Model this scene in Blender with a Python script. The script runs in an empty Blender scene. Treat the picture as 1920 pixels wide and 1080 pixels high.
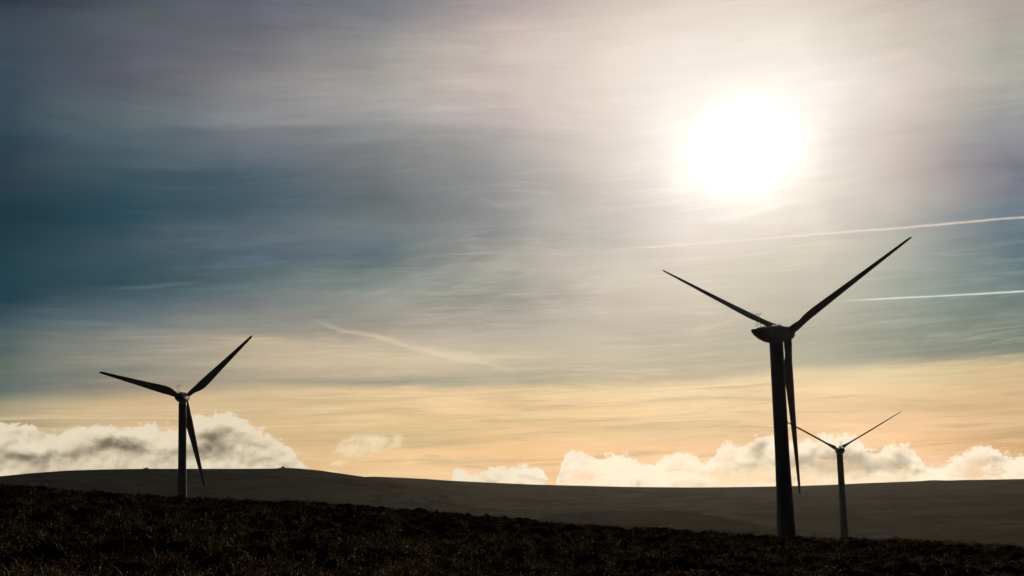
import bpy, math, random
import numpy as np
from mathutils import Vector, Matrix, Euler

random.seed(7)
rng = np.random.default_rng(11)
scene = bpy.context.scene
C = scene.collection

# ------------------------------------------------------------------ camera
FPX, PITCH, ROLL = 2700.0, math.radians(8.3), math.radians(1.55)   # focal length in photo pixels
cam_data = bpy.data.cameras.new('camera')
cam_data.sensor_width = 36.0
cam_data.lens = 36.0 * FPX / 1920.0
cam_data.clip_start = 0.5
cam_data.clip_end = 30000
camera = bpy.data.objects.new('camera', cam_data)
C.objects.link(camera)
CM = Matrix.Rotation(math.pi / 2 + PITCH, 3, 'X') @ Matrix.Rotation(-ROLL, 3, 'Z')
camera.rotation_euler = CM.to_euler()
camera.location = (0, 0, 0)
scene.camera = camera
scene.render.resolution_x, scene.render.resolution_y = 1024, 576


def px_dir(x, y):
    return (CM @ Vector(((x - 960) / FPX, (540 - y) / FPX, -1))).normalized()


def azel(x, y):
    d = px_dir(x, y)
    return math.atan2(d.x, d.y), math.asin(d.z)


# ------------------------------------------------------------------ light
SUN_AZ, SUN_EL = azel(1400, 285)
sun_data = bpy.data.lights.new('sun', 'SUN')
sun_data.energy = 2.6
sun_data.angle = math.radians(0.53)
sun_data.color = (1.0, 0.86, 0.68)
sun = bpy.data.objects.new('sun', sun_data)
C.objects.link(sun)
sun_dir = Vector((math.sin(SUN_AZ) * math.cos(SUN_EL), math.cos(SUN_AZ) * math.cos(SUN_EL), math.sin(SUN_EL)))
sun.rotation_euler = sun_dir.to_track_quat('Z', 'Y').to_euler()
scene.view_settings.view_transform = 'Standard'
scene.view_settings.look = 'None'
scene.view_settings.exposure = 0
scene.view_settings.gamma = 1
scene.view_settings.use_curve_mapping = False
scene.cycles.max_bounces = 6
scene.cycles.volume_bounces = 0

world = bpy.data.worlds.new('World')
scene.world = world
world.use_nodes = True
NT = world.node_tree
for n in list(NT.nodes):
    NT.nodes.remove(n)


# ---- tiny expression layer over math nodes
class S:
    def __init__(s, sock):
        s.s = sock

    def __add__(a, b): return M('ADD', a, b)
    def __radd__(a, b): return M('ADD', b, a)
    def __sub__(a, b): return M('SUBTRACT', a, b)
    def __rsub__(a, b): return M('SUBTRACT', b, a)
    def __mul__(a, b): return M('MULTIPLY', a, b)
    def __rmul__(a, b): return M('MULTIPLY', b, a)
    def __truediv__(a, b): return M('DIVIDE', a, b)
    def __neg__(a): return M('MULTIPLY', a, -1.0)


TREE = [NT]


def new(t):
    return TREE[0].nodes.new(t)


def put(sock, v):
    if isinstance(v, S):
        TREE[0].links.new(v.s, sock)
    elif isinstance(v, (tuple, list)) and len(v) == 3 and sock.type == 'RGBA':
        sock.default_value = (*v, 1)
    else:
        sock.default_value = v


def M(op, a, b=None, c=None, clamp=False):
    n = new('ShaderNodeMath')
    n.operation = op
    n.use_clamp = clamp
    put(n.inputs[0], a)
    if b is not None: put(n.inputs[1], b)
    if c is not None: put(n.inputs[2], c)
    return S(n.outputs[0])


def smooth(x, a, b):
    n = new('ShaderNodeMapRange')
    n.interpolation_type = 'SMOOTHSTEP'
    put(n.inputs[0], x)
    for i, v in ((1, a), (2, b), (3, 0.0), (4, 1.0)):
        n.inputs[i].default_value = v
    return S(n.outputs[0])


def lin(x, a, b, c=0.0, d=1.0):
    n = new('ShaderNodeMapRange')
    put(n.inputs[0], x)
    for i, v in ((1, a), (2, b), (3, c), (4, d)):
        n.inputs[i].default_value = v
    return S(n.outputs[0])


def vec(x, y, z=0.0):
    n = new('ShaderNodeCombineXYZ')
    put(n.inputs[0], x); put(n.inputs[1], y); put(n.inputs[2], z)
    return S(n.outputs[0])


def noise(v, scale=1.0, detail=4.0, rough=0.5, dist=0.0):
    n = new('ShaderNodeTexNoise')
    put(n.inputs['Vector'], v)
    n.inputs['Scale'].default_value = scale
    n.inputs['Detail'].default_value = detail
    n.inputs['Roughness'].default_value = rough
    n.inputs['Distortion'].default_value = dist
    return S(n.outputs[0])


def mix(f, a, b, mode='MIX'):
    n = new('ShaderNodeMix')
    n.data_type = 'RGBA'
    n.blend_type = mode
    n.clamp_factor = True
    put(n.inputs[0], f); put(n.inputs[6], a); put(n.inputs[7], b)
    return S(n.outputs[2])


def curve(x, pts, x0, x1, y0, y1, vec_handles=False):
    """a float curve through pts, x in [x0,x1], y in [y0,y1]"""
    n = new('ShaderNodeFloatCurve')
    put(n.inputs[1], lin(x, x0, x1))
    cu = n.mapping.curves[0]
    P = [((a - x0) / (x1 - x0), (b - y0) / (y1 - y0)) for a, b in pts]
    cu.points[0].location = P[0]
    cu.points[1].location = P[-1]
    for p in P[1:-1]:
        cu.points.new(*p)
    if vec_handles:
        for p in cu.points:
            p.handle_type = 'VECTOR'
    n.mapping.extend = 'HORIZONTAL'
    n.mapping.update()
    return lin(S(n.outputs[0]), 0, 1, y0, y1)


def lin_rgb(c):
    out = []
    for v in c:
        v = max(v, 0) / 255
        out.append(v / 12.92 if v <= 0.04045 else ((v + 0.055) / 1.055) ** 2.4)
    return tuple(out)


def ramp(x, stops, x0, x1):
    n = new('ShaderNodeValToRGB')
    put(n.inputs[0], lin(x, x0, x1))
    e = n.color_ramp.elements
    st = sorted(((p - x0) / (x1 - x0), c) for p, c in stops)
    e[0].position = st[0][0]; e[0].color = (*lin_rgb(st[0][1]), 1)
    e[1].position = st[-1][0]; e[1].color = (*lin_rgb(st[-1][1]), 1)
    for p, c in st[1:-1]:
        k = e.new(p); k.color = (*lin_rgb(c), 1)
    return S(n.outputs[0])


PX = 1 / FPX     # one photo pixel as an angle, about 0.021 degrees

# sky colours by bearing: (photo row, colour) read downwards
SKY = {
 0: [(0,(49,56,70)),(12,(57,68,80)),(60,(64,76,87)),(150,(59,76,89)),(230,(54,74,85)),(250,(44,66,82)),(330,(45,61,73)),(400,(23,53,65)),(470,(31,59,72)),(520,(34,64,76)),(570,(32,62,75)),(600,(59,82,90)),(630,(81,98,101)),(660,(85,100,99)),(700,(103,112,103)),(735,(93,108,107)),(755,(143,142,121)),(775,(174,161,128)),(820,(172,155,124)),(890,(164,145,114))],
 240: [(0,(80,82,97)),(15,(90,96,101)),(80,(89,93,103)),(150,(92,95,106)),(220,(89,104,107)),(250,(79,96,106)),(310,(73,94,101)),(340,(57,81,93)),(400,(40,72,85)),(450,(57,80,92)),(490,(56,81,91)),(530,(51,79,88)),(570,(79,98,106)),(605,(105,118,121)),(640,(142,143,135)),(680,(153,149,134)),(700,(129,131,122)),(730,(155,144,125)),(755,(202,176,136)),(780,(210,182,141)),(830,(206,174,135)),(880,(201,168,127))],
 480: [(0,(95,98,112)),(40,(103,104,112)),(90,(114,113,121)),(150,(135,133,133)),(200,(140,139,142)),(225,(140,142,146)),(240,(123,126,131)),(290,(104,112,121)),(340,(80,99,110)),(390,(74,94,105)),(440,(97,111,119)),(480,(82,101,113)),(530,(93,111,115)),(570,(112,120,120)),(620,(148,146,136)),(640,(194,178,153)),(680,(194,177,151)),(718,(168,157,135)),(740,(216,190,150)),(790,(212,183,140)),(830,(220,183,136)),(880,(217,177,132))],
 720: [(0,(120,123,129)),(40,(128,129,133)),(90,(151,149,146)),(150,(160,157,153)),(205,(170,167,164)),(240,(141,143,143)),(300,(119,122,124)),(370,(103,110,112)),(430,(115,123,124)),(480,(97,114,121)),(510,(131,142,138)),(560,(150,151,142)),(600,(160,155,144)),(625,(185,171,154)),(670,(212,193,162)),(705,(196,180,152)),(718,(161,157,136)),(735,(229,200,157)),(780,(230,198,148)),(820,(210,184,138)),(850,(236,198,146)),(890,(236,198,146))],
 960: [(0,(179,166,166)),(50,(203,186,178)),(110,(209,194,185)),(180,(205,190,183)),(230,(195,182,180)),(260,(167,163,160)),(330,(146,146,147)),(400,(144,145,144)),(440,(146,147,146)),(480,(175,170,159)),(540,(160,158,148)),(590,(172,166,153)),(640,(191,181,161)),(680,(207,191,164)),(715,(182,173,147)),(740,(240,206,158)),(790,(229,194,144)),(850,(245,198,142)),(900,(241,192,142))],
 1140: [(0,(202,190,178)),(60,(218,206,192)),(140,(231,218,204)),(220,(226,213,201)),(300,(218,206,195)),(360,(208,198,189)),(420,(203,195,186)),(450,(201,193,182)),(500,(208,198,181)),(550,(204,193,176)),(600,(200,189,172)),(650,(198,186,165)),(700,(202,188,161)),(718,(209,190,157)),(735,(251,219,173)),(770,(246,212,162)),(810,(227,194,147)),(850,(249,202,149)),(900,(251,206,159))],
 1280: [(0,(222,210,195)),(80,(236,225,212)),(160,(243,233,223)),(280,(248,239,230)),(360,(244,233,224)),(420,(232,221,209)),(460,(227,214,198)),(520,(216,205,187)),(570,(208,196,177)),(630,(199,188,166)),(690,(194,183,155)),(708,(199,183,151)),(724,(242,215,172)),(770,(245,212,164)),(820,(231,195,147)),(850,(249,203,153)),(900,(251,209,163))],
 1540: [(0,(224,212,196)),(70,(237,228,213)),(160,(244,236,227)),(280,(238,228,217)),(360,(233,224,208)),(420,(220,210,194)),(470,(211,201,183)),(530,(198,190,172)),(590,(184,179,161)),(640,(173,170,149)),(682,(178,172,148)),(698,(223,202,162)),(730,(245,214,169)),(770,(240,207,161)),(810,(247,205,159)),(880,(251,211,169))],
 1720: [(0,(199,187,174)),(70,(212,201,186)),(140,(216,203,192)),(210,(210,196,184)),(270,(200,186,176)),(320,(193,179,171)),(370,(182,174,166)),(420,(155,157,152)),(480,(160,165,155)),(540,(155,162,151)),(600,(148,156,143)),(660,(146,150,133)),(674,(168,161,139)),(690,(223,201,158)),(720,(230,202,156)),(770,(220,186,141)),(790,(237,196,149)),(830,(241,190,139)),(880,(243,204,163))],
 1920: [(0,(173,164,157)),(50,(177,170,161)),(90,(172,171,160)),(150,(173,170,162)),(200,(158,158,155)),(240,(150,150,153)),(280,(136,135,143)),(320,(119,121,132)),(350,(120,124,133)),(400,(110,127,138)),(450,(108,128,135)),(510,(106,127,131)),(570,(118,132,128)),(620,(125,134,123)),(658,(132,137,120)),(676,(198,177,136)),(700,(213,187,142)),(740,(213,182,138)),(790,(213,174,126)),(830,(207,162,112)),(880,(217,178,130))],
}
# height of the edge where the warm sheet begins, by bearing
EDGE = [(-60,758),(0,750),(200,744),(400,731),(640,728),(960,729),(1220,725),(1320,722),(1380,712),(1440,701),(1500,694),(1560,690),(1700,681),(1920,671),(2000,669)]

tc = new('ShaderNodeTexCoord')
sep = new('ShaderNodeSeparateXYZ')
NT.links.new(tc.outputs['Generated'], sep.inputs[0])
X, Y, Z = (S(sep.outputs[i]) for i in range(3))
az = M('ARCTAN2', X, Y)
el = M('ARCSINE', Z)
U, V = az / PX, el / PX                                        # photo-pixel-sized angles

A0, A1 = -0.42, 0.42


def az_curve(pts, y0, y1, vh=False):
    P = [azel(x, y) for x, y in pts]
    return curve(az, P, A0, A1, y0, y1, vh)


edge_pts = [azel(x, y) for x, y in EDGE]


def edge_el(a):
    return float(np.interp(a, [p[0] for p in edge_pts], [p[1] for p in edge_pts]))


E = curve(az, edge_pts, A0, A1, 0.0, 0.2)
E = E + (noise(vec(U * 0.012, 0.0, 66.0), 1, 3, 0.5) - 0.5) * (7 * PX)
# the layers are drawn out by the wind: bend their height with long flat waves
w1 = noise(vec(U * 0.0016, V * 0.011, 3.1), 1, 3, 0.55)
w2 = noise(vec(U * 0.0045 + V * 0.004, V * 0.045, 7.7), 1, 4, 0.6)
wave = (w1 - 0.5) * (46 * PX) + (w2 - 0.5) * (22 * PX)
near_edge = smooth(M('ABSOLUTE', el - E), 4 * PX, 60 * PX)
v = el - E + wave * (near_edge * 0.8 + 0.2)
V0, V1 = -0.085, 0.30
cols = sorted(SKY)
cache = []
for cx in cols:
    stops = []
    for y, c in SKY[cx]:
        a, e = azel(cx, y)
        stops.append((e - edge_el(a), c))
    cache.append((azel(cx, 450)[0], ramp(v, stops, V0, V1)))
# bend the columns too, so that no vertical bands show
azw = az + (noise(vec(U * 0.004, V * 0.006, 1.3), 1, 3, 0.5) - 0.5) * (190 * PX)
sky = cache[0][1]
for k in range(1, len(cache)):
    t = lin(azw, cache[k - 1][0], cache[k][0])
    sky = mix(t, sky, cache[k][1])

# streaks in the high veil, their run gently bent
Vw = V + (noise(vec(U * 0.0014, V * 0.0030, 121.0), 1, 1, 0.5) - 0.5) * 90
s1 = noise(vec(U * 0.0030 - Vw * 0.006, Vw * 0.034, 11.0), 1, 6, 0.62, 0.4)
s2 = noise(vec(U * 0.0085 + Vw * 0.010, Vw * 0.12, 21.0), 1, 5, 0.6, 0.3)
s3 = noise(vec(U * 0.0034 + Vw * 0.006, Vw * 0.0125 - U * 0.0012, 31.0), 1, 6, 0.58, 0.9)
streak = (s1 - 0.5) * 0.34 + (s2 - 0.5) * 0.16 + (s3 - 0.5) * 0.30
# fine drawn-out fibres, strongest in the middle heights
f1 = noise(vec(U * 0.0042 + Vw * 0.014, Vw * 0.062 - U * 0.003, 71.0), 1, 7, 0.66, 0.8)
f2 = noise(vec(U * 0.006 - Vw * 0.016, Vw * 0.080 + U * 0.003, 83.0), 1, 7, 0.68, 1.0)
patchy = noise(vec(U * 0.003, V * 0.009, 91.0), 1, 3, 0.5)
mid = smooth(V, 150, 260) * (1.0 - smooth(V, 520, 700))
fib = (smooth(f1, 0.46, 0.72) * 0.34 + smooth(f2, 0.50, 0.74) * 0.26 - 0.12) * smooth(patchy, 0.36, 0.62) * (mid * 0.85 + 0.3) * (0.5 + 0.5 * smooth(U, -500, 100))
a_p, e_p = azel(820, 520)
plume = M('EXPONENT', -((U - a_p / PX) * (U - a_p / PX) / (330.0 * 330.0) + (V - e_p / PX) * (V - e_p / PX) / (75.0 * 75.0)))
f3 = noise(vec(U * 0.0040 + Vw * 0.008, Vw * 0.030 - U * 0.0060, 131.0), 1, 6, 0.56, 0.9)
fib = fib + plume * (smooth(f3, 0.40, 0.72) * 0.22 - 0.06)
sun_d = M('SQRT', (U - SUN_AZ / PX) * (U - SUN_AZ / PX) + (V - SUN_EL / PX) * (V - SUN_EL / PX))
calm = 0.30 + 0.70 * smooth(sun_d, 180, 620)
gain = 1.0 + (streak + fib) * calm
sky = mix(1.0, sky, vec(gain, gain, gain), 'MULTIPLY')
# greyer bars lying across the warm sheet
low = 1.0 - smooth(el - E, -6 * PX, 6 * PX)
bar = noise(vec(U * 0.0032 - V * 0.004, V * 0.050, 101.0), 1, 5, 0.6, 0.6)
sky = mix(smooth(bar, 0.50, 0.66) * low * 0.50, sky, lin_rgb((190, 168, 126)))
bar2 = noise(vec(U * 0.0025 + V * 0.002, V * 0.060, 111.0), 1, 5, 0.6, 0.6)
sky = mix(smooth(bar2, 0.52, 0.70) * low * 0.40, sky, lin_rgb((240, 214, 172)))

# glow of the sun through the veil
dx = (U - SUN_AZ / PX) * math.cos(SUN_EL)
dy = V - SUN_EL / PX
r = M('SQRT', dx * dx + dy * dy)
r = r * (1.0 + (noise(vec(U * 0.006, V * 0.012, 5.0), 1, 3, 0.5) - 0.5) * 0.22)
core = M('EXPONENT', -M('POWER', r / 90.0, 2.1))
halo = M('EXPONENT', -M('POWER', r / 260.0, 2.0))
g1 = core * 0.62 + halo * 0.085
g1 = g1 * (1.0 + streak * 1.6)
glow = vec(g1, g1 * 0.98, g1 * 0.93)
sky = mix(1.0, sky, glow, 'ADD')


# contrails
def trail(pts, y0, y1, width, x_in, x_out, strength, wob, col, seed, vh=False):
    global sky
    f = az_curve(pts, y0, y1, vh) / PX
    n_ = noise(vec(U * 0.02, V * 0.05, seed), 1, 4, 0.6)
    d = V - f + (n_ - 0.5) * wob
    n2 = noise(vec(U * 0.03, V * 0.03, seed + 3), 1, 4, 0.65)
    w_ = width * (0.65 + noise(vec(U * 0.008, V * 0.004, seed + 9), 1, 3, 0.6) * 0.9)
    g = M('EXPONENT', -M('POWER', M('ABSOLUTE', d) / w_, 2.0))
    a_in = azel(x_in[0], x_in[2])[0] / PX; a_in2 = azel(x_in[1], x_in[2])[0] / PX
    win = smooth(U, a_in, a_in2)
    if x_out:
        b1 = azel(x_out[0], x_out[2])[0] / PX; b2 = azel(x_out[1], x_out[2])[0] / PX
        win = win * (1.0 - smooth(U, b1, b2))
    sky = mix(g * win * strength * (0.55 + n2 * 0.9), sky, lin_rgb(col))


trail([(1100,471),(1200,464.5),(1320,456),(1440,446.5),(1560,437),(1680,428),(1800,417.5),(1920,407),(2020,398)], 0.1, 0.25, 1.7, (1120, 1230, 460), None, 0.55, 4.5, (255, 232, 214), 41)
trail([(1500,569),(1565,565),(1700,558),(1800,553),(1920,546),(2000,541)], 0.1, 0.25, 1.3, (1555, 1660, 563), None, 0.8, 1.2, (236, 240, 232), 47)
trail([(540,584),(580,598),(620,612),(650,622),(700,629),(760,648),(820,664),(900,680),(970,696)], 0.05, 0.2, 4.2, (550, 680, 600), (860, 1040, 690), 0.32, 16.0, (240, 222, 192), 53)
trail([(800,655),(860,664),(930,676),(1000,694)], 0.05, 0.2, 7.0, (760, 820, 660), (850, 990, 680), 0.30, 26.0, (240, 220, 188), 57)
trail([(880,365),(905,373),(950,388),(1000,396)], 0.1, 0.3, 4.0, (890, 915, 373), (930, 1000, 390), 0.15, 9.0, (196, 190, 190), 59)
trail([(180,540),(230,541),(330,533),(400,527)], 0.1, 0.3, 3.0, (190, 240, 540), (330, 400, 530), 0.22, 6.0, (120, 138, 146), 61)

# cumulus on the skyline: a height profile by bearing, torn by fractal noise
PROF = [(-90,820),(0,792),(20,788),(62,792),(88,803),(110,806),(135,797),(190,796),(235,800),(275,793),(312,799),(345,790),(366,780),(390,773),(425,772),(455,780),(480,795),(505,806),(528,822),(552,848),(578,872),(606,896),(700,960),(830,935),(848,892),(865,878),(885,884),(905,880),(935,875),(962,878),(990,876),(1012,884),(1028,902),(1038,906),(1048,884),(1058,852),(1078,837),(1104,843),(1128,858),(1160,850),(1196,862),(1226,868),(1250,856),(1290,842),(1306,846),(1322,862),(1340,838),(1366,822),(1388,828),(1410,816),(1450,816),(1480,828),(1510,822),(1550,812),(1590,810),(1612,818),(1640,842),(1660,838),(1690,832),(1712,838),(1726,856),(1740,876),(1766,870),(1790,856),(1806,850),(1822,838),(1846,834),(1866,846),(1890,852),(1920,856),(2000,850)]
prof = az_curve(PROF, -0.02, 0.10) / PX
n_big = noise(vec(U * 0.012, V * 0.016, 0.4), 1, 8, 0.56, 0.25)
n_up = noise(vec(U * 0.012 - 0.05, V * 0.016 + 0.20, 0.4), 1, 8, 0.56, 0.25)
n_fine = noise(vec(U * 0.05, V * 0.06, 9.4), 1, 6, 0.62, 0.5)
n_soft = noise(vec(U * 0.009, V * 0.02, 4.4), 1, 3, 0.5)
depth = prof - V                                              # how far below the cloud's top
def billow(sc, seed):
    a_ = noise(vec(U * sc, V * sc * 1.25, seed), 1, 0, 0.5, 0.3)
    return M('ABSOLUTE', a_ - 0.5) * 4.0


puff = billow(0.035, 2.2) * 0.5 + billow(0.075, 6.1) * 0.3 + billow(0.16, 8.3) * 0.2
dens = depth + (n_big - 0.52) * 46 + (puff - 0.42) * 16 + (n_fine - 0.5) * 12
cover = smooth(dens, -2.5, 7.0)
rim = smooth(dens, 1.0, 12.0)
n_hole = noise(vec(U * 0.014, V * 0.030, 14.4), 1, 6, 0.62, 0.4)
holes = smooth(n_hole, 0.48, 0.66) * smooth(depth, 10, 34)
cover = cover * (1.0 - holes * (0.12 + 0.62 * smooth(U, 40, 160)))
cover = cover * (0.86 + 0.14 * smooth(n_big, 0.3, 0.6))


def spot(x, y, sx, sy):
    a, e = azel(x, y)
    p, q = (U - a / PX) / sx, (V - e / PX) / sy
    return M('EXPONENT', -(p * p + q * q))


m_a = noise(vec(U * 0.016, V * 0.022, 0.9), 1, 3, 0.5, 0.3)
m_b = noise(vec(U * 0.016 - 0.06, V * 0.022 + 0.22, 0.9), 1, 3, 0.5, 0.3)
shade = (m_b - m_a) * 2.2 + (n_up - n_big) * 0.7 - (puff - 0.42) * 0.16 + 0.20
shade = shade + smooth(depth, 8, 50) * 0.26 - smooth(depth, 60, 100) * 0.16
right = smooth(U, -250, 200)
shade = shade - right * 0.08 - 0.10
for x, y, sx, sy, k in ((212,832,34,11,.75),(262,842,30,9,.4),(405,822,22,13,.65),(388,846,28,12,.5),(25,862,45,14,.35),(130,862,60,16,.25),(440,845,40,18,.25),(1424,846,18,24,.62),(1400,880,26,18,.25),(1565,866,55,24,.75),(1616,872,40,18,.35),(1690,868,26,22,.70),(1864,862,18,10,.40),(1480,866,22,16,.35)):
    shade = shade + spot(x, y, sx * 1.1, sy * 1.1) * k * (0.7 + n_big * 0.9)
shade = smooth(shade - 0.12 * (1.0 - rim), 0.05, 1.30)
lit_c = mix(right, lin_rgb((232, 218, 190)), lin_rgb((254, 238, 210)))
dark_c = mix(right, lin_rgb((106, 98, 80)), lin_rgb((160, 147, 124)))
cloud_c = mix(shade, lit_c, dark_c)
cloud_c = mix(smooth(depth, 30, 75) * right * 0.45, cloud_c, lin_rgb((248, 218, 172)))
sky = mix(cover, sky, cloud_c)
# two loose scraps between the banks
for x, y, sx, sy, k in ((700, 826, 52, 22, 0.9), (658, 842, 40, 18, 0.85), (634, 868, 24, 9, 0.85), (612, 886, 36, 7, 0.95)):
    a, e = azel(x, y)
    p, q = (U - a / PX) / sx, (V - e / PX) / sy
    dd = 1.0 - M('SQRT', p * p + q * q) + (n_big - 0.5) * 2.4 + (n_fine - 0.5) * 1.5
    sky = mix(smooth(dd, 0.05, 0.95) * k, sky, lin_rgb((240, 218, 180)))

# away from the sun the sky falls back to the plain physical sky
nis = new('ShaderNodeTexSky')
nis.sky_type = 'NISHITA'
nis.sun_disc = False
nis.sun_elevation = SUN_EL
nis.sun_rotation = SUN_AZ
nis.altitude = 300
bg_sky = new('ShaderNodeBackground')
NT.links.new(nis.outputs[0], bg_sky.inputs[0])
bg_sky.inputs[1].default_value = 0.03
bg = new('ShaderNodeBackground')
put(bg.inputs[0], sky)
bg.inputs[1].default_value = 1.0
cov = (1.0 - smooth(M('ABSOLUTE', az), 0.42, 1.1)) * (1.0 - smooth(el, 0.36, 0.75)) * smooth(Y, -0.1, 0.2)
ms = new('ShaderNodeMixShader')
put(ms.inputs[0], cov)
NT.links.new(bg_sky.outputs[0], ms.inputs[1])
NT.links.new(bg.outputs[0], ms.inputs[2])
# the half of the sky behind the viewer is much dimmer than the sun's side
bg_dim = new('ShaderNodeBackground')
NT.links.new(nis.outputs[0], bg_dim.inputs[0])
bg_dim.inputs[1].default_value = 0.005
ms2 = new('ShaderNodeMixShader')
put(ms2.inputs[0], smooth(Y, 0.0, 0.75))
NT.links.new(bg_dim.outputs[0], ms2.inputs[1])
NT.links.new(ms.outputs[0], ms2.inputs[2])
wo = new('ShaderNodeOutputWorld')
NT.links.new(ms2.outputs[0], wo.inputs[0])


# ------------------------------------------------------------------ helpers
def mat(name, build):
    m = bpy.data.materials.new(name)
    m.use_nodes = True
    TREE[0] = m.node_tree
    for n in list(m.node_tree.nodes):
        m.node_tree.nodes.remove(n)
    out = new('ShaderNodeOutputMaterial')
    sh = build()
    m.node_tree.links.new(sh.outputs[0], out.inputs[0])
    return m


def principled(color, rough=0.6, bump=None, bump_d=0.1, spec=0.4):
    p = new('ShaderNodeBsdfPrincipled')
    put(p.inputs['Base Color'], color)
    put(p.inputs['Roughness'], rough)
    p.inputs['Specular IOR Level'].default_value = spec
    if bump is not None:
        b = new('ShaderNodeBump')
        b.inputs['Distance'].default_value = bump_d
        put(b.inputs['Height'], bump)
        TREE[0].links.new(b.outputs[0], p.inputs['Normal'])
    return p


def obj_co():
    t = new('ShaderNodeTexCoord')
    return S(t.outputs['Object'])


def gscale(v_, k):
    n = new('ShaderNodeVectorMath'); n.operation = 'MULTIPLY'
    put(n.inputs[0], v_); n.inputs[1].default_value = k
    return S(n.outputs[0])


def obj(name, verts, faces, m, parent=None, smooth_=True):
    me = bpy.data.meshes.new(name)
    me.from_pydata([tuple(p) for p in verts], [], [tuple(f) for f in faces])
    me.materials.append(m)
    if smooth_:
        me.shade_smooth()
    me.update()
    o = bpy.data.objects.new(name, me)
    C.objects.link(o)
    o.parent = parent
    return o


def np_obj(name, verts, faces, m, smooth_=True):
    """faces: (n, k) int array"""
    me = bpy.data.meshes.new(name)
    k = faces.shape[1]
    me.vertices.add(len(verts)); me.vertices.foreach_set('co', verts.astype(np.float32).ravel())
    me.loops.add(faces.size); me.loops.foreach_set('vertex_index', faces.astype(np.int32).ravel())
    me.polygons.add(len(faces))
    me.polygons.foreach_set('loop_start', np.arange(0, faces.size, k, dtype=np.int32))
    me.polygons.foreach_set('loop_total', np.full(len(faces), k, dtype=np.int32))
    me.update(calc_edges=True)
    me.materials.append(m)
    if smooth_:
        me.shade_smooth()
    o = bpy.data.objects.new(name, me)
    C.objects.link(o)
    return o


def vnoise(x, y, seed=0):
    xi, yi = np.floor(x).astype(np.int64), np.floor(y).astype(np.int64)
    fx, fy = x - xi, y - yi
    fx, fy = fx * fx * (3 - 2 * fx), fy * fy * (3 - 2 * fy)

    def h(a, b):
        n_ = (a * 374761393 + b * 668265263 + seed * 1442695041) & 0xFFFFFFFF
        n_ = ((n_ ^ (n_ >> 13)) * 1274126177) & 0xFFFFFFFF
        n_ = (n_ ^ (n_ >> 16)) & 0xFFFFFFFF
        return n_ / 4294967295.0
    a, b, c, d = h(xi, yi), h(xi + 1, yi), h(xi, yi + 1), h(xi + 1, yi + 1)
    return (a * (1 - fx) + b * fx) * (1 - fy) + (c * (1 - fx) + d * fx) * fy


def fbm(x, y, seed=0, oct=4):
    s, a, t = 0, 1.0, 0
    for k in range(oct):
        s = s + a * vnoise(x * 2 ** k + 17.3 * k, y * 2 ** k - 9.1 * k, seed + k)
        t += a; a *= 0.5
    return s / t - 0.5


# ------------------------------------------------------------------ terrain
RIDGE = [(-400,900),(-150,905),(0,911),(60,915),(120,919),(200,926),(270,931),(340,934),(420,937),(500,940),(600,944),(700,953),(800,961),(900,969),(1000,977),(1100,984),(1200,992),(1300,998),(1400,1005),(1460,1008),(1520,1012),(1600,1014),(1700,1014),(1780,1020),(1850,1027),(1920,1031),(2100,1046),(2400,1070)]
rd = [px_dir(x, y) for x, y in RIDGE]
R_AZ = np.array([math.atan2(d.x, d.y) for d in rd])
R_TE = np.array([d.z / math.hypot(d.x, d.y) for d in rd])
RR = 92.0
VALLEY = -62.0


def ground_z(x, y, detail=True):
    r_ = np.hypot(x, y)
    a = np.arctan2(x, y)
    te = np.interp(a, R_AZ, R_TE) - 0.10 / RR
    rr = RR + 8 * np.sin(a * 9 + 1)
    inner = -1.6 + (te * rr + 1.6) * (r_ / rr)
    over = r_ - rr
    outer = te * r_ - 0.012 * over - 0.25 * (1 - np.exp(-np.maximum(over, 0) / 20.0))
    z = np.where(r_ < rr, inner, outer)
    t = np.clip((r_ - 760) / 900, 0, 1); t = t * t * (3 - 2 * t)
    zv = VALLEY + 5 * np.sin(x * 0.0021) * np.cos(y * 0.0017)
    z = z * (1 - t) + zv * t
    if detail:
        f = np.clip((r_ - 1) / 12, 0, 1) * np.exp(-np.maximum(r_ - 200, 0) / 300)
        tus = np.maximum(fbm(x * 1.55, y * 1.15, 5, 3), -0.12)
        z = z + f * (0.70 * tus + 0.50 * fbm(x * 0.33, y * 0.22, 9, 3) + 0.22 * fbm(x * 5.5, y * 4.5, 13, 2))
    return z


rs = np.concatenate([np.linspace(0.5, 14, 24), np.geomspace(14.4, 30, 110), np.linspace(30.2, 112, 330)[1:], np.geomspace(113, 320, 60)[1:], np.geomspace(325, 7000, 70)])
azs = np.concatenate([np.linspace(-math.pi, -0.46, 60)[:-1], np.linspace(-0.46, 0.46, 620), np.linspace(0.46, math.pi, 60)[1:-1]])
Rg, Ag = np.meshgrid(rs, azs, indexing='ij')
Xg, Yg = Rg * np.sin(Ag), Rg * np.cos(Ag)
Zg = ground_z(Xg, Yg)
nr, na = Rg.shape
vid = np.arange(nr * na).reshape(nr, na)
nxt = np.roll(vid, -1, axis=1)
F = np.stack([vid[:-1], nxt[:-1], nxt[1:], vid[1:]], -1).reshape(-1, 4)
F = F[:, ::-1]


def ground_mat():
    co = obj_co()
    n1 = noise(co, 0.35, 5, 0.6)
    n2 = noise(co, 3.0, 5, 0.65)
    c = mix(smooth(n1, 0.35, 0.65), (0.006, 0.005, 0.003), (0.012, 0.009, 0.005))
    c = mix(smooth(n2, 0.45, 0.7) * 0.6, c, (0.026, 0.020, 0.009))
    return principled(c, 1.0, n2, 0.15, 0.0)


M_ground = mat('moor_soil', ground_mat)
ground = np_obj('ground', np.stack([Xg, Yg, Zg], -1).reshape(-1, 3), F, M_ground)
centre_ring = np.array([[0, 0, -1.6]])
ground['kind'] = 'structure'
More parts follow.
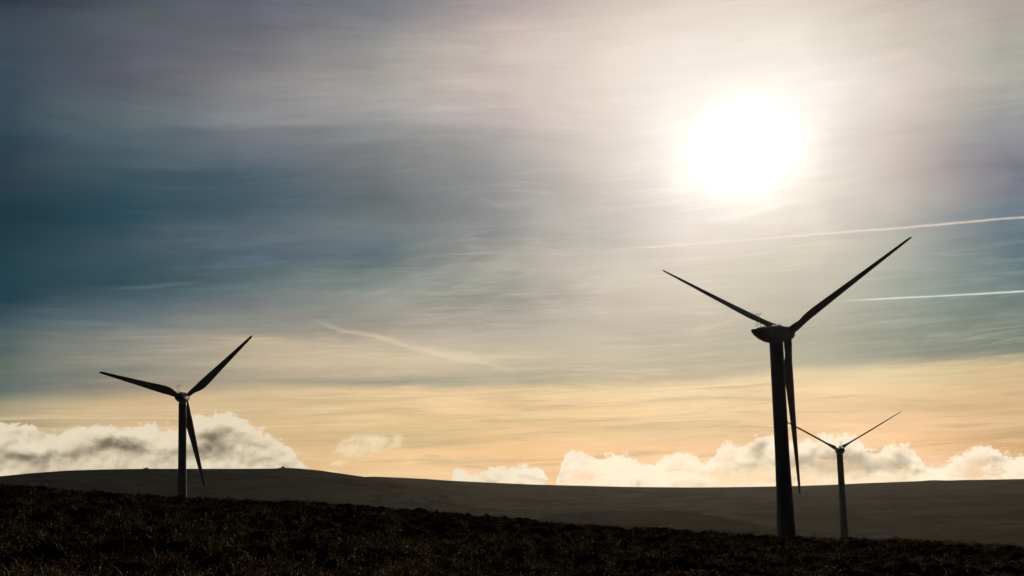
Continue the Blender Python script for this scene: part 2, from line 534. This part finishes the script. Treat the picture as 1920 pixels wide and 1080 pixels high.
# close the small disc under the camera
bm_v = [(rs[0] * math.sin(a), rs[0] * math.cos(a), float(z)) for a, z in zip(azs, Zg[0])]
me = ground.data


# far hills: each its own long mass of land with a skyline and a back slope
def hill(name, sky_pts, dist, front, back, m, seed, amp, x_pad=0.0):
    d_ = [px_dir(x, y) for x, y in sky_pts]
    A = np.array([math.atan2(d.x, d.y) for d in d_])
    T = np.array([d.z / math.hypot(d.x, d.y) for d in d_])
    aa = np.linspace(A[0], A[-1], 560)
    tt = np.interp(aa, A, T)
    k = np.ones(7) / 7
    tt = np.convolve(np.pad(tt, 3, mode='edge'), k, 'valid')
    prof_s = np.concatenate([np.linspace(0, 1, 60), np.linspace(1, 1.0 + back, 24)[1:]])
    rows = []
    for s in prof_s:
        if s <= 1:
            r_ = front + (dist - front) * s
            h = s ** 0.82 * (1.0 - 0.10 * (1 - s) * s)
        else:
            r_ = dist * s
            h = 1 - ((s - 1) / back) ** 1.5
        top = tt * dist
        base = VALLEY - 8
        z = base + (top - base) * h
        xw, yw = r_ * np.sin(aa), r_ * np.cos(aa)
        z = z + amp * fbm(xw / 160, yw / 160, seed, 5) * min(1, abs(s - 1) * 6) * (1 if s > 0.02 else 0)
        if s <= 1:      # never above the line of sight to the skyline
            z = np.minimum(z, tt * r_ - (1 - s) * 1.0)
        rows.append(np.stack([xw, yw, z], -1))
    # ends run down into the valley
    P = np.array(rows)
    n0, n1_ = P.shape[:2]
    idx = np.arange(n0 * n1_).reshape(n0, n1_)
    Fh = np.stack([idx[:-1, :-1], idx[1:, :-1], idx[1:, 1:], idx[:-1, 1:]], -1).reshape(-1, 4)[:, ::-1]
    o = np_obj(name, P.reshape(-1, 3), Fh, m)
    o['kind'] = 'structure'
    return o


def hill_mat(a, b, c, scale, east=None):
    def f():
        co = obj_co()
        q = gscale(co, (0.004 * scale, 0.0016 * scale, 0.03))
        n1 = noise(q, 1, 7, 0.62, 0.6)
        n2 = noise(gscale(co, (0.02, 0.012, 0.1)), 1, 6, 0.7)
        col = mix(smooth(n1, 0.38, 0.62), a, b)
        if east:                     # uneven haze put into the colour: dark and bluish west, lighter east
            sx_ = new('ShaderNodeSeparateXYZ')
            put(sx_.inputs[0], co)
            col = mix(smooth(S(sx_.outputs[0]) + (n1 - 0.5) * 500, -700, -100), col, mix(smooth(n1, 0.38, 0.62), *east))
        n3 = noise(gscale(co, (0.006, 0.010, 0.05)), 1, 8, 0.72, 1.2)
        col = mix(smooth(n2, 0.48, 0.7) * 0.8, col, c)
        col = mix(smooth(n3, 0.52, 0.60) * 0.55, col, tuple(k * 0.45 for k in a))
        return principled(col, 1.0, n2, 12.0, 0.0)
    return f


M_hill_l = mat('haze_toned_slope', hill_mat((0.016, 0.021, 0.023), (0.030, 0.034, 0.033), (0.040, 0.040, 0.034), 1, ((0.034, 0.031, 0.019), (0.058, 0.049, 0.030))))  # bluish dark tones imitate the haze on the western side
M_hill_r = mat('grass_slope', hill_mat((0.040, 0.036, 0.020), (0.066, 0.054, 0.032), (0.085, 0.066, 0.036), 1))
M_hill_m = mat('dark_rise', hill_mat((0.030, 0.027, 0.017), (0.044, 0.038, 0.024), (0.05, 0.042, 0.026), 2))

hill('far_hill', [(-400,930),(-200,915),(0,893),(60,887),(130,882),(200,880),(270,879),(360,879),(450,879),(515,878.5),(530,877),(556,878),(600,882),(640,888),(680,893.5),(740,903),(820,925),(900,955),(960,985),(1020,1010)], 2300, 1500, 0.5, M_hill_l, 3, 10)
hill('far_ridge', [(480,960),(560,915),(640,896),(700,893.5),(760,896),(800,898),(840,901),(900,904),(1000,908.5),(1100,911),(1180,913),(1300,914),(1400,913),(1500,911),(1560,909),(1620,906),(1700,903),(1728,902),(1745,900),(1780,901),(1800,900),(1850,899.5),(1920,898),(2100,893),(2400,890)], 3300, 1500, 0.5, M_hill_r, 23, 14)
hill('low_rise', [(860,1000),(960,984),(1030,966),(1080,961),(1140,958),(1200,957),(1250,958),(1310,963),(1370,972),(1430,985),(1500,1004),(1560,1020)], 1700, 1250, 0.35, M_hill_m, 43, 4)


# ------------------------------------------------------------------ moorland cover
def leaf_mat(c1, c2, c3, pale, trans, rough=0.6, spec=0.2):
    def f():
        co = obj_co()
        n1 = noise(co, 2.2, 3, 0.6)
        n2 = noise(co, 0.15, 3, 0.6)
        col = mix(smooth(n1, 0.40, 0.62), c1, c2)
        col = mix(smooth(n2, 0.5, 0.65) * 0.7, col, c3)
        sp = noise(co, 26.0, 1, 0.5)
        col = mix(smooth(sp, 0.64, 0.70), col, pale)  # pale specks painted in as tiny sunlit glints
        p = principled(col, rough, None, 0.1, spec)
        t = new('ShaderNodeBsdfTranslucent')
        put(t.inputs[0], col)
        mx = new('ShaderNodeMixShader')
        mx.inputs[0].default_value = trans
        TREE[0].links.new(p.outputs[0], mx.inputs[1])
        TREE[0].links.new(t.outputs[0], mx.inputs[2])
        return mx
    return f


def scatter(name, n_tuft, per, height, width, spread, lean, m, seed, thr, fringe=0):
    g = np.random.default_rng(seed)
    # more tufts close by, where each one shows larger
    u = g.random(n_tuft * 3)
    r_ = 1 / (1 / 17.0 + u * (1 / 104.0 - 1 / 17.0))
    k = g.random(n_tuft * 3) < 0.55
    r_ = np.where(k, r_, 30 + 74 * g.random(n_tuft * 3))
    a = (g.random(n_tuft * 3) - 0.5) * 0.88
    x, y = r_ * np.sin(a), r_ * np.cos(a)
    keep = fbm(x * 1.1, y * 0.8, seed, 3) + 0.25 * (g.random(len(x)) - 0.5) > thr
    x, y = x[keep][:n_tuft], y[keep][:n_tuft]
    hs = height * (0.55 + 0.9 * g.random(len(x)))
    if fringe:      # taller tufts left standing along the crest to the east
        ef = 0.13 + 0.24 * g.random(fringe * 2)
        rf = 84 + 15 * g.random(fringe * 2)
        fx, fy = rf * np.sin(ef), rf * np.cos(ef)
        kf = (fbm(fx * 0.35, fy * 0.1, seed + 5, 3) > 0.0) & ~((ef > 0.172) & (ef < 0.198))
        fx, fy = fx[kf][:fringe], fy[kf][:fringe]
        x, y = np.concatenate([x, fx]), np.concatenate([y, fy])
        hs = np.concatenate([hs, 0.16 + 0.18 * g.random(len(fx))])
    n = len(x)
    bx = np.repeat(x, per) + g.normal(0, spread, n * per)
    by = np.repeat(y, per) + g.normal(0, spread, n * per)
    bh = np.repeat(hs, per) * (0.5 + 0.7 * g.random(n * per))
    bz = ground_z(bx, by) - 0.02
    th = g.random(n * per) * 2 * math.pi
    ln = lean * g.random(n * per) * bh
    wind = 0.25 * bh
    w = width * (0.6 + 0.8 * g.random(n * per))
    fa = g.random(n * per) * math.pi
    wx, wy = w * np.cos(fa), w * np.sin(fa)
    N = n * per
    P = np.zeros((N, 5, 3))
    P[:, 0] = np.stack([bx - wx, by - wy, bz], -1)
    P[:, 1] = np.stack([bx + wx, by + wy, bz], -1)
    mx_, my_ = bx + 0.35 * ln * np.cos(th) + 0.3 * wind, by + 0.35 * ln * np.sin(th)
    P[:, 2] = np.stack([mx_ + wx * 0.7, my_ + wy * 0.7, bz + bh * 0.62], -1)
    P[:, 3] = np.stack([mx_ - wx * 0.7, my_ - wy * 0.7, bz + bh * 0.62], -1)
    P[:, 4] = np.stack([bx + ln * np.cos(th) + wind, by + ln * np.sin(th), bz + bh * (1 - 0.25 * lean * g.random(N))], -1)
    b = np.arange(N)[:, None] * 5
    quads = b + np.array([[0, 1, 2, 3]])
    tips = b + np.array([[3, 2, 4]])
    me_ = bpy.data.meshes.new(name)
    verts = P.reshape(-1, 3)
    loops = np.concatenate([quads, tips], 1).ravel()
    me_.vertices.add(len(verts)); me_.vertices.foreach_set('co', verts.astype(np.float32).ravel())
    me_.loops.add(len(loops)); me_.loops.foreach_set('vertex_index', loops.astype(np.int32))
    starts = (np.arange(N)[:, None] * 7 + np.array([[0, 4]])).ravel()
    tot = np.tile([4, 3], N)
    me_.polygons.add(2 * N)
    me_.polygons.foreach_set('loop_start', starts.astype(np.int32))
    me_.polygons.foreach_set('loop_total', tot.astype(np.int32))
    me_.update(calc_edges=True)
    me_.materials.append(m)
    o = bpy.data.objects.new(name, me_)
    C.objects.link(o)
    return o


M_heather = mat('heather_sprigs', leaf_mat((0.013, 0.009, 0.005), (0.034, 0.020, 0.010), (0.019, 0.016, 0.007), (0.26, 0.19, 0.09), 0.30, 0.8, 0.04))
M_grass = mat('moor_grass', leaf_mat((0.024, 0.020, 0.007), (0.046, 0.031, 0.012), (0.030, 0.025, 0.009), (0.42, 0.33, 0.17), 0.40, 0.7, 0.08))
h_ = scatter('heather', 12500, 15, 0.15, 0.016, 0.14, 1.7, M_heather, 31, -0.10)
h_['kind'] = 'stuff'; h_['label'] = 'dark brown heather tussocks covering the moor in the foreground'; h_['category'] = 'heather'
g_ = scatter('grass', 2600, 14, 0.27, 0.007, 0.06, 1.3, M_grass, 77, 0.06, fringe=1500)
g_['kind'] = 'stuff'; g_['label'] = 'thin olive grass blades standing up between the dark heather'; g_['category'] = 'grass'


# ------------------------------------------------------------------ wind turbines
def paint(base, rough=0.45):
    def f():
        co = obj_co()
        n1 = noise(gscale(co, (1.5, 1.5, 0.12)), 1, 5, 0.6)
        n2 = noise(co, 6.0, 4, 0.6)
        d = tuple(c * 0.72 for c in base)
        col = mix(smooth(n1, 0.45, 0.75) * 0.7, base, d)
        return principled(col, rough, n2, 0.004, 0.25)
    return f


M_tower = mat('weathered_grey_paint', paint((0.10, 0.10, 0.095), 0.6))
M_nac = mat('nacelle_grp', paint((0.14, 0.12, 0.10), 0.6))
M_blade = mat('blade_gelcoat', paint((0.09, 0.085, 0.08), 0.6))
M_steel = mat('galvanised_steel', lambda: principled(mix(noise(obj_co(), 20, 3), (0.25, 0.26, 0.27), (0.36, 0.37, 0.38)), 0.4))


def loft(rings, close=True):
    """rings: list of equal-length point lists"""
    n = len(rings[0]); V_ = [p for r_ in rings for p in r_]; F_ = []
    for i in range(len(rings) - 1):
        for j in range(n):
            a, b = i * n + j, i * n + (j + 1) % n
            F_.append((a, b, b + n, a + n))
    if close:
        F_.append(tuple(range(n))[::-1])
        F_.append(tuple(range((len(rings) - 1) * n, len(rings) * n)))
    return V_, F_


def circle(r_, z, n=40, cx=0.0, cy=0.0):
    return [(cx + r_ * math.cos(2 * math.pi * k / n), cy + r_ * math.sin(2 * math.pi * k / n), z) for k in range(n)]


def tube(p, q, r_, n=8):
    p, q = Vector(p), Vector(q)
    d = (q - p).normalized()
    a = d.orthogonal().normalized(); b = d.cross(a)
    rings = [[tuple(c + (a * math.cos(2 * math.pi * k / n) + b * math.sin(2 * math.pi * k / n)) * r_) for k in range(n)] for c in (p, q)]
    return loft(rings)


def join(parts):
    V_, F_ = [], []
    for v_, f_ in parts:
        o = len(V_)
        V_ += v_; F_ += [tuple(i + o for i in f) for f in f_]
    return V_, F_


def box(x0, x1, y0, y1, z0, z1):
    v_ = [(x, y, z) for z in (z0, z1) for x, y in ((x0, y0), (x1, y0), (x1, y1), (x0, y1))]
    return v_, [(3, 2, 1, 0), (4, 5, 6, 7), (0, 1, 5, 4), (1, 2, 6, 5), (2, 3, 7, 6), (3, 0, 4, 7)]


def lerp(tab, x):
    return float(np.interp(x, [t[0] for t in tab], [t[1] for t in tab]))


def blade_mesh(R, bend, wide=1.0, twist=1.0):
    """span along +Z, chord along X (trailing edge at +X), thickness along Y"""
    CH = [(0, 1.75), (0.045, 1.75), (0.09, 2.1), (0.15, 2.9), (0.20, 3.35), (0.25, 3.4), (0.32, 3.15), (0.45, 2.6), (0.6, 2.1), (0.75, 1.62), (0.88, 1.22), (0.95, 1.02), (0.985, 0.86), (1.0, 0.4)]
    TH = [(0, 1.85), (0.045, 1.85), (0.09, 1.65), (0.15, 1.30), (0.25, 0.95), (0.45, 0.60), (0.7, 0.34), (0.95, 0.14), (1.0, 0.06)]
    TW = [(0, 14), (0.2, 12), (0.5, 5), (0.8, 1), (1.0, 0)]
    rings = []
    for t in np.concatenate([np.linspace(0, 0.3, 20), np.linspace(0.33, 0.94, 22), [0.96, 0.975, 0.985, 0.993, 1.0]]):
        t = float(t)
        c, th, tw = lerp(CH, t), lerp(TH, t), math.radians(lerp(TW, t)) * twist
        c *= 1 + (wide - 1) * min(1.0, t / 0.15)
        rnd = max(0.0, min(1.0, (t - 0.04) / 0.14)); rnd = rnd * rnd * (3 - 2 * rnd)
        pts = []
        for k in range(24):
            a = 2 * math.pi * k / 24
            ex, ey = math.cos(a), math.sin(a)
            # round root blends into an aerofoil
            xa = (0.5 + 0.5 * ex)                                   # 0 nose .. 1 tail
            ya = 0.5 * math.copysign(1, ey) * (1.0 - 0.12 * (ey < 0)) * 2.97 * (max(xa, 0) ** 0.5 - xa) * 0.9
            X1 = (xa - 0.28) * c
            Y1 = ya * th * 1.05
            X0, Y0 = ex * c / 2, ey * th / 2
            x_, y_ = X0 + (X1 - X0) * rnd, Y0 + (Y1 - Y0) * rnd
            pts.append((x_ * math.cos(tw) - y_ * math.sin(tw), x_ * math.sin(tw) + y_ * math.cos(tw) + bend * t * t, 0.9 + (R - 0.9) * t))
        rings.append(pts)
    return loft(rings)


def turbine(label, loc_px, dist, yaw_az, phase, pitch, tilt, R, overhang, wide=1.0, twist=1.0):
    """loc_px: where the tower axis meets the top of the tower; yaw_az: bearing the rotor faces"""
    d = px_dir(*loc_px)
    h = math.hypot(d.x, d.y)
    tx, ty, ttop = d.x / h * dist, d.y / h * dist, d.z / h * dist
    gz = float(ground_z(np.array([tx]), np.array([ty]))[0]) - 0.3
    root = bpy.data.objects.new('wind_turbine', None)
    C.objects.link(root)
    root.location = (tx, ty, gz)
    root['label'] = label
    root['category'] = 'wind turbine'
    root['group'] = 'wind turbines on the moor'
    H = ttop - gz
    # tower: slim above, flaring towards the foot
    WT = [(0, 1.55), (10, 1.56), (25, 1.60), (33, 1.78), (40, 2.02), (47, 2.24), (60, 2.35)]
    rings = []
    for k in range(33):
        z = H * k / 32
        rings.append(circle(lerp(WT, H - z), z))
    v_, f_ = loft(rings)
    tw = obj('tower', v_, f_, M_tower, root)
    for z in (H * 0.36, H * 0.68):
        r_ = lerp(WT, H - z)
        v_, f_ = loft([circle(r_ + 0.02, z - 0.08), circle(r_ + 0.05, z - 0.06), circle(r_ + 0.05, z + 0.06), circle(r_ + 0.02, z + 0.08)])
        obj('joint_flange', v_, f_, M_tower, tw)
    dr = lerp(WT, H - 1.5)
    v_, f_ = box(-0.45, 0.45, -dr - 0.05, -dr + 0.12, 0.5, 2.7)
    obj('door', v_, f_, M_steel, tw, False)
    # nacelle frame: +Y is where the rotor looks, X to its right
    nroot = Matrix.Translation((0, 0, H)) @ Matrix.Rotation(-yaw_az, 4, 'Z') @ Matrix.Rotation(tilt, 4, 'X')
    zc = 2.15                                                     # rotor axis above the tower top
    SEC = [(-9.0, 1.30, zc + 1.05, zc + 0.45), (-8.6, 1.5, zc + 1.12, zc + 0.10), (-7.6, 1.7, zc + 1.25, -zc * 0 + 1.45), (-6.0, 1.85, zc + 1.45, 0.72), (-4.0, 1.95, zc + 1.65, 0.20), (-2.2, 2.0, zc + 1.80, -0.02), (0, 2.0, zc + 1.85, -0.05), (1.6, 1.95, zc + 1.70, -0.02), (2.7, 1.8, zc + 1.45, 0.35), (3.2, 1.5, zc + 1.25, 0.75)]
    rings = []
    for y, w, zt, zb in SEC:
        pts = []
        for k in range(32):
            a = 2 * math.pi * k / 32
            ca, sa = math.cos(a), math.sin(a)
            e = 0.45 if sa > 0 else 0.85
            px_ = w * math.copysign(abs(ca) ** e, ca)
            pz_ = (zt + zb) / 2 + (zt - zb) / 2 * math.copysign(abs(sa) ** (0.55 if sa > 0 else 0.8), sa)
            pts.append((px_, y, pz_))
        rings.append(pts)
    v_, f_ = loft(rings)
    f_ = [f[::-1] for f in f_]
    nac = obj('nacelle', v_, f_, M_nac, root)
    nac.matrix_local = nroot
    # roof hatch and ventilation cowl
    v_, f_ = box(-0.55, 0.55, -3.4, -2.2, zc + 1.4, zc + 2.02)
    obj('roof_hatch', v_, f_, M_nac, nac, False)
    v_, f_ = box(-0.8, 0.8, 0.6, 1.5, zc + 1.6, zc + 1.98)
    obj('roof_vent', v_, f_, M_nac, nac, False)
    # wind-instrument mast with its cross bar
    zb = zc + 1.15
    P = []
    for x_ in (-0.42, 0.42):
        P.append(tube((x_, -7.6, zb), (x_ * 0.8, -7.9, zb + 3.1), 0.05))
    P.append(tube((-1.0, -7.9, zb + 3.1), (1.0, -7.9, zb + 3.1), 0.06))
    P.append(tube((-0.6, -7.75, zb + 1.9), (0.6, -7.75, zb + 1.9), 0.04))
    for x_ in (-0.95, 0, 0.95):
        P.append(tube((x_, -7.9, zb + 3.1), (x_, -7.9, zb + 3.75), 0.035))
    P.append(tube((-1.0, -7.2, zb), (-1.0, -7.2, zb + 0.9), 0.035))
    P.append(tube((1.0, -7.2, zb), (1.0, -7.2, zb + 0.9), 0.035))
    P.append(tube((-1.0, -7.2, zb + 0.9), (1.0, -7.2, zb + 0.9), 0.035))
    v_, f_ = join(P)
    obj('instrument_mast', v_, f_, M_steel, nac)
    # hub
    hubm = nroot @ Matrix.Translation((0, overhang, zc))
    prof_h = [(-1.75, 1.25), (-1.4, 1.5), (-0.6, 1.66), (0.5, 1.66), (1.2, 1.45), (1.8, 1.05), (2.2, 0.55), (2.35, 0.08)]
    rings = [[(r_ * math.cos(2 * math.pi * k / 32), y, r_ * math.sin(2 * math.pi * k / 32)) for k in range(32)] for y, r_ in prof_h]
    v_, f_ = loft(rings)
    hub = obj('hub', v_, [f[::-1] for f in f_], M_nac, root)
    hub.matrix_local = hubm
    v_, f_ = blade_mesh(R, 0.0, wide, twist)
    for k in range(3):
        b = obj('blade', v_, f_, M_blade, root)
        # blade angle measured in the rotor plane as the viewer behind the rotor sees it
        ang = math.radians(phase + 120 * k)
        b.matrix_local = hubm @ Matrix.Rotation(math.pi / 2 - ang, 4, 'Y') @ Matrix.Rotation(math.radians(pitch), 4, 'Z')
    return root, H


TURB = [
 ('largest and nearest wind turbine, standing below the sun with a thick dark tower', (1455.5, 643), 330, math.radians(37.6), 29.8, -95, math.radians(4), 36.6, 5.7, 1.38, 0.2),
 ('mid-sized wind turbine alone on the left, broad dark blades above the puffy cloud bank', (342.3, 755), 590, math.radians(-0.9), 42.3, 6, math.radians(2), 36.3, 5.2),
 ('smallest, farthest wind turbine, its slim tower just right of the big thick tower', (1574.5, 852), 733, math.radians(6.2), 29.6, 66, math.radians(4), 36.1, 5.1),
]
for t in TURB:
    turbine(*t)


# two cairns on the skyline of the far hill
M_stone = mat('gritstone', lambda: principled(mix(noise(obj_co(), 1.5, 5), (0.10, 0.09, 0.08), (0.22, 0.20, 0.17)), 0.9, noise(obj_co(), 4, 5), 0.1))


def cairn(x, y, dist, w, h, label, seed):
    d = px_dir(x, y)
    k = math.hypot(d.x, d.y)
    g = random.Random(seed)
    parts = []
    for i in range(26):
        t = g.random()
        rr_ = w * (1 - t) * math.sqrt(g.random())
        a = g.random() * 6.28
        s = 0.9 + g.random() * 0.8
        cx, cy, cz = rr_ * math.cos(a), rr_ * math.sin(a), t * h
        v_, f_ = box(-s, s, -s, s, -s * 0.5, s * 0.5)
        ro = Euler((g.random(), g.random(), g.random() * 3)).to_matrix()
        v_ = [tuple(ro @ Vector(p) * (0.8 + 0.3 * g.random()) + Vector((cx, cy, cz))) for p in v_]
        parts.append((v_, f_))
    v_, f_ = join(parts)
    o = obj('cairn', v_, f_, M_stone, None, False)
    o.location = (d.x / k * dist, d.y / k * dist, d.z / k * dist)
    o['label'] = label
    o['category'] = 'cairn'


cairn(531, 879, 2296, 3.0, 2.6, 'small stone cairn on the rounded summit of the far hill, right of the left turbine', 4)
cairn(275, 880, 2296, 4.5, 1.3, 'low heap of stones on the far skyline left of the left turbine tower', 9)


# ------------------------------------------------------------------ air
def haze_mat():
    m = bpy.data.materials.new('haze_air')
    m.use_nodes = True
    nt = m.node_tree
    for n in list(nt.nodes):
        nt.nodes.remove(n)
    o = nt.nodes.new('ShaderNodeOutputMaterial')
    p = nt.nodes.new('ShaderNodeVolumePrincipled')
    p.inputs['Color'].default_value = (0.96, 0.93, 0.86, 1)
    p.inputs['Density'].default_value = 6.2e-6
    p.inputs['Anisotropy'].default_value = 0.7
    nt.links.new(p.outputs[0], o.inputs['Volume'])
    return m


v_, f_ = box(-7200, 7200, -7200, 7200, -90, 110)
hz = obj('haze', v_, f_, haze_mat(), None, False)
hz['kind'] = 'stuff'
hz['label'] = 'thin pale haze lying in the valley before the far hills'
hz['category'] = 'haze'
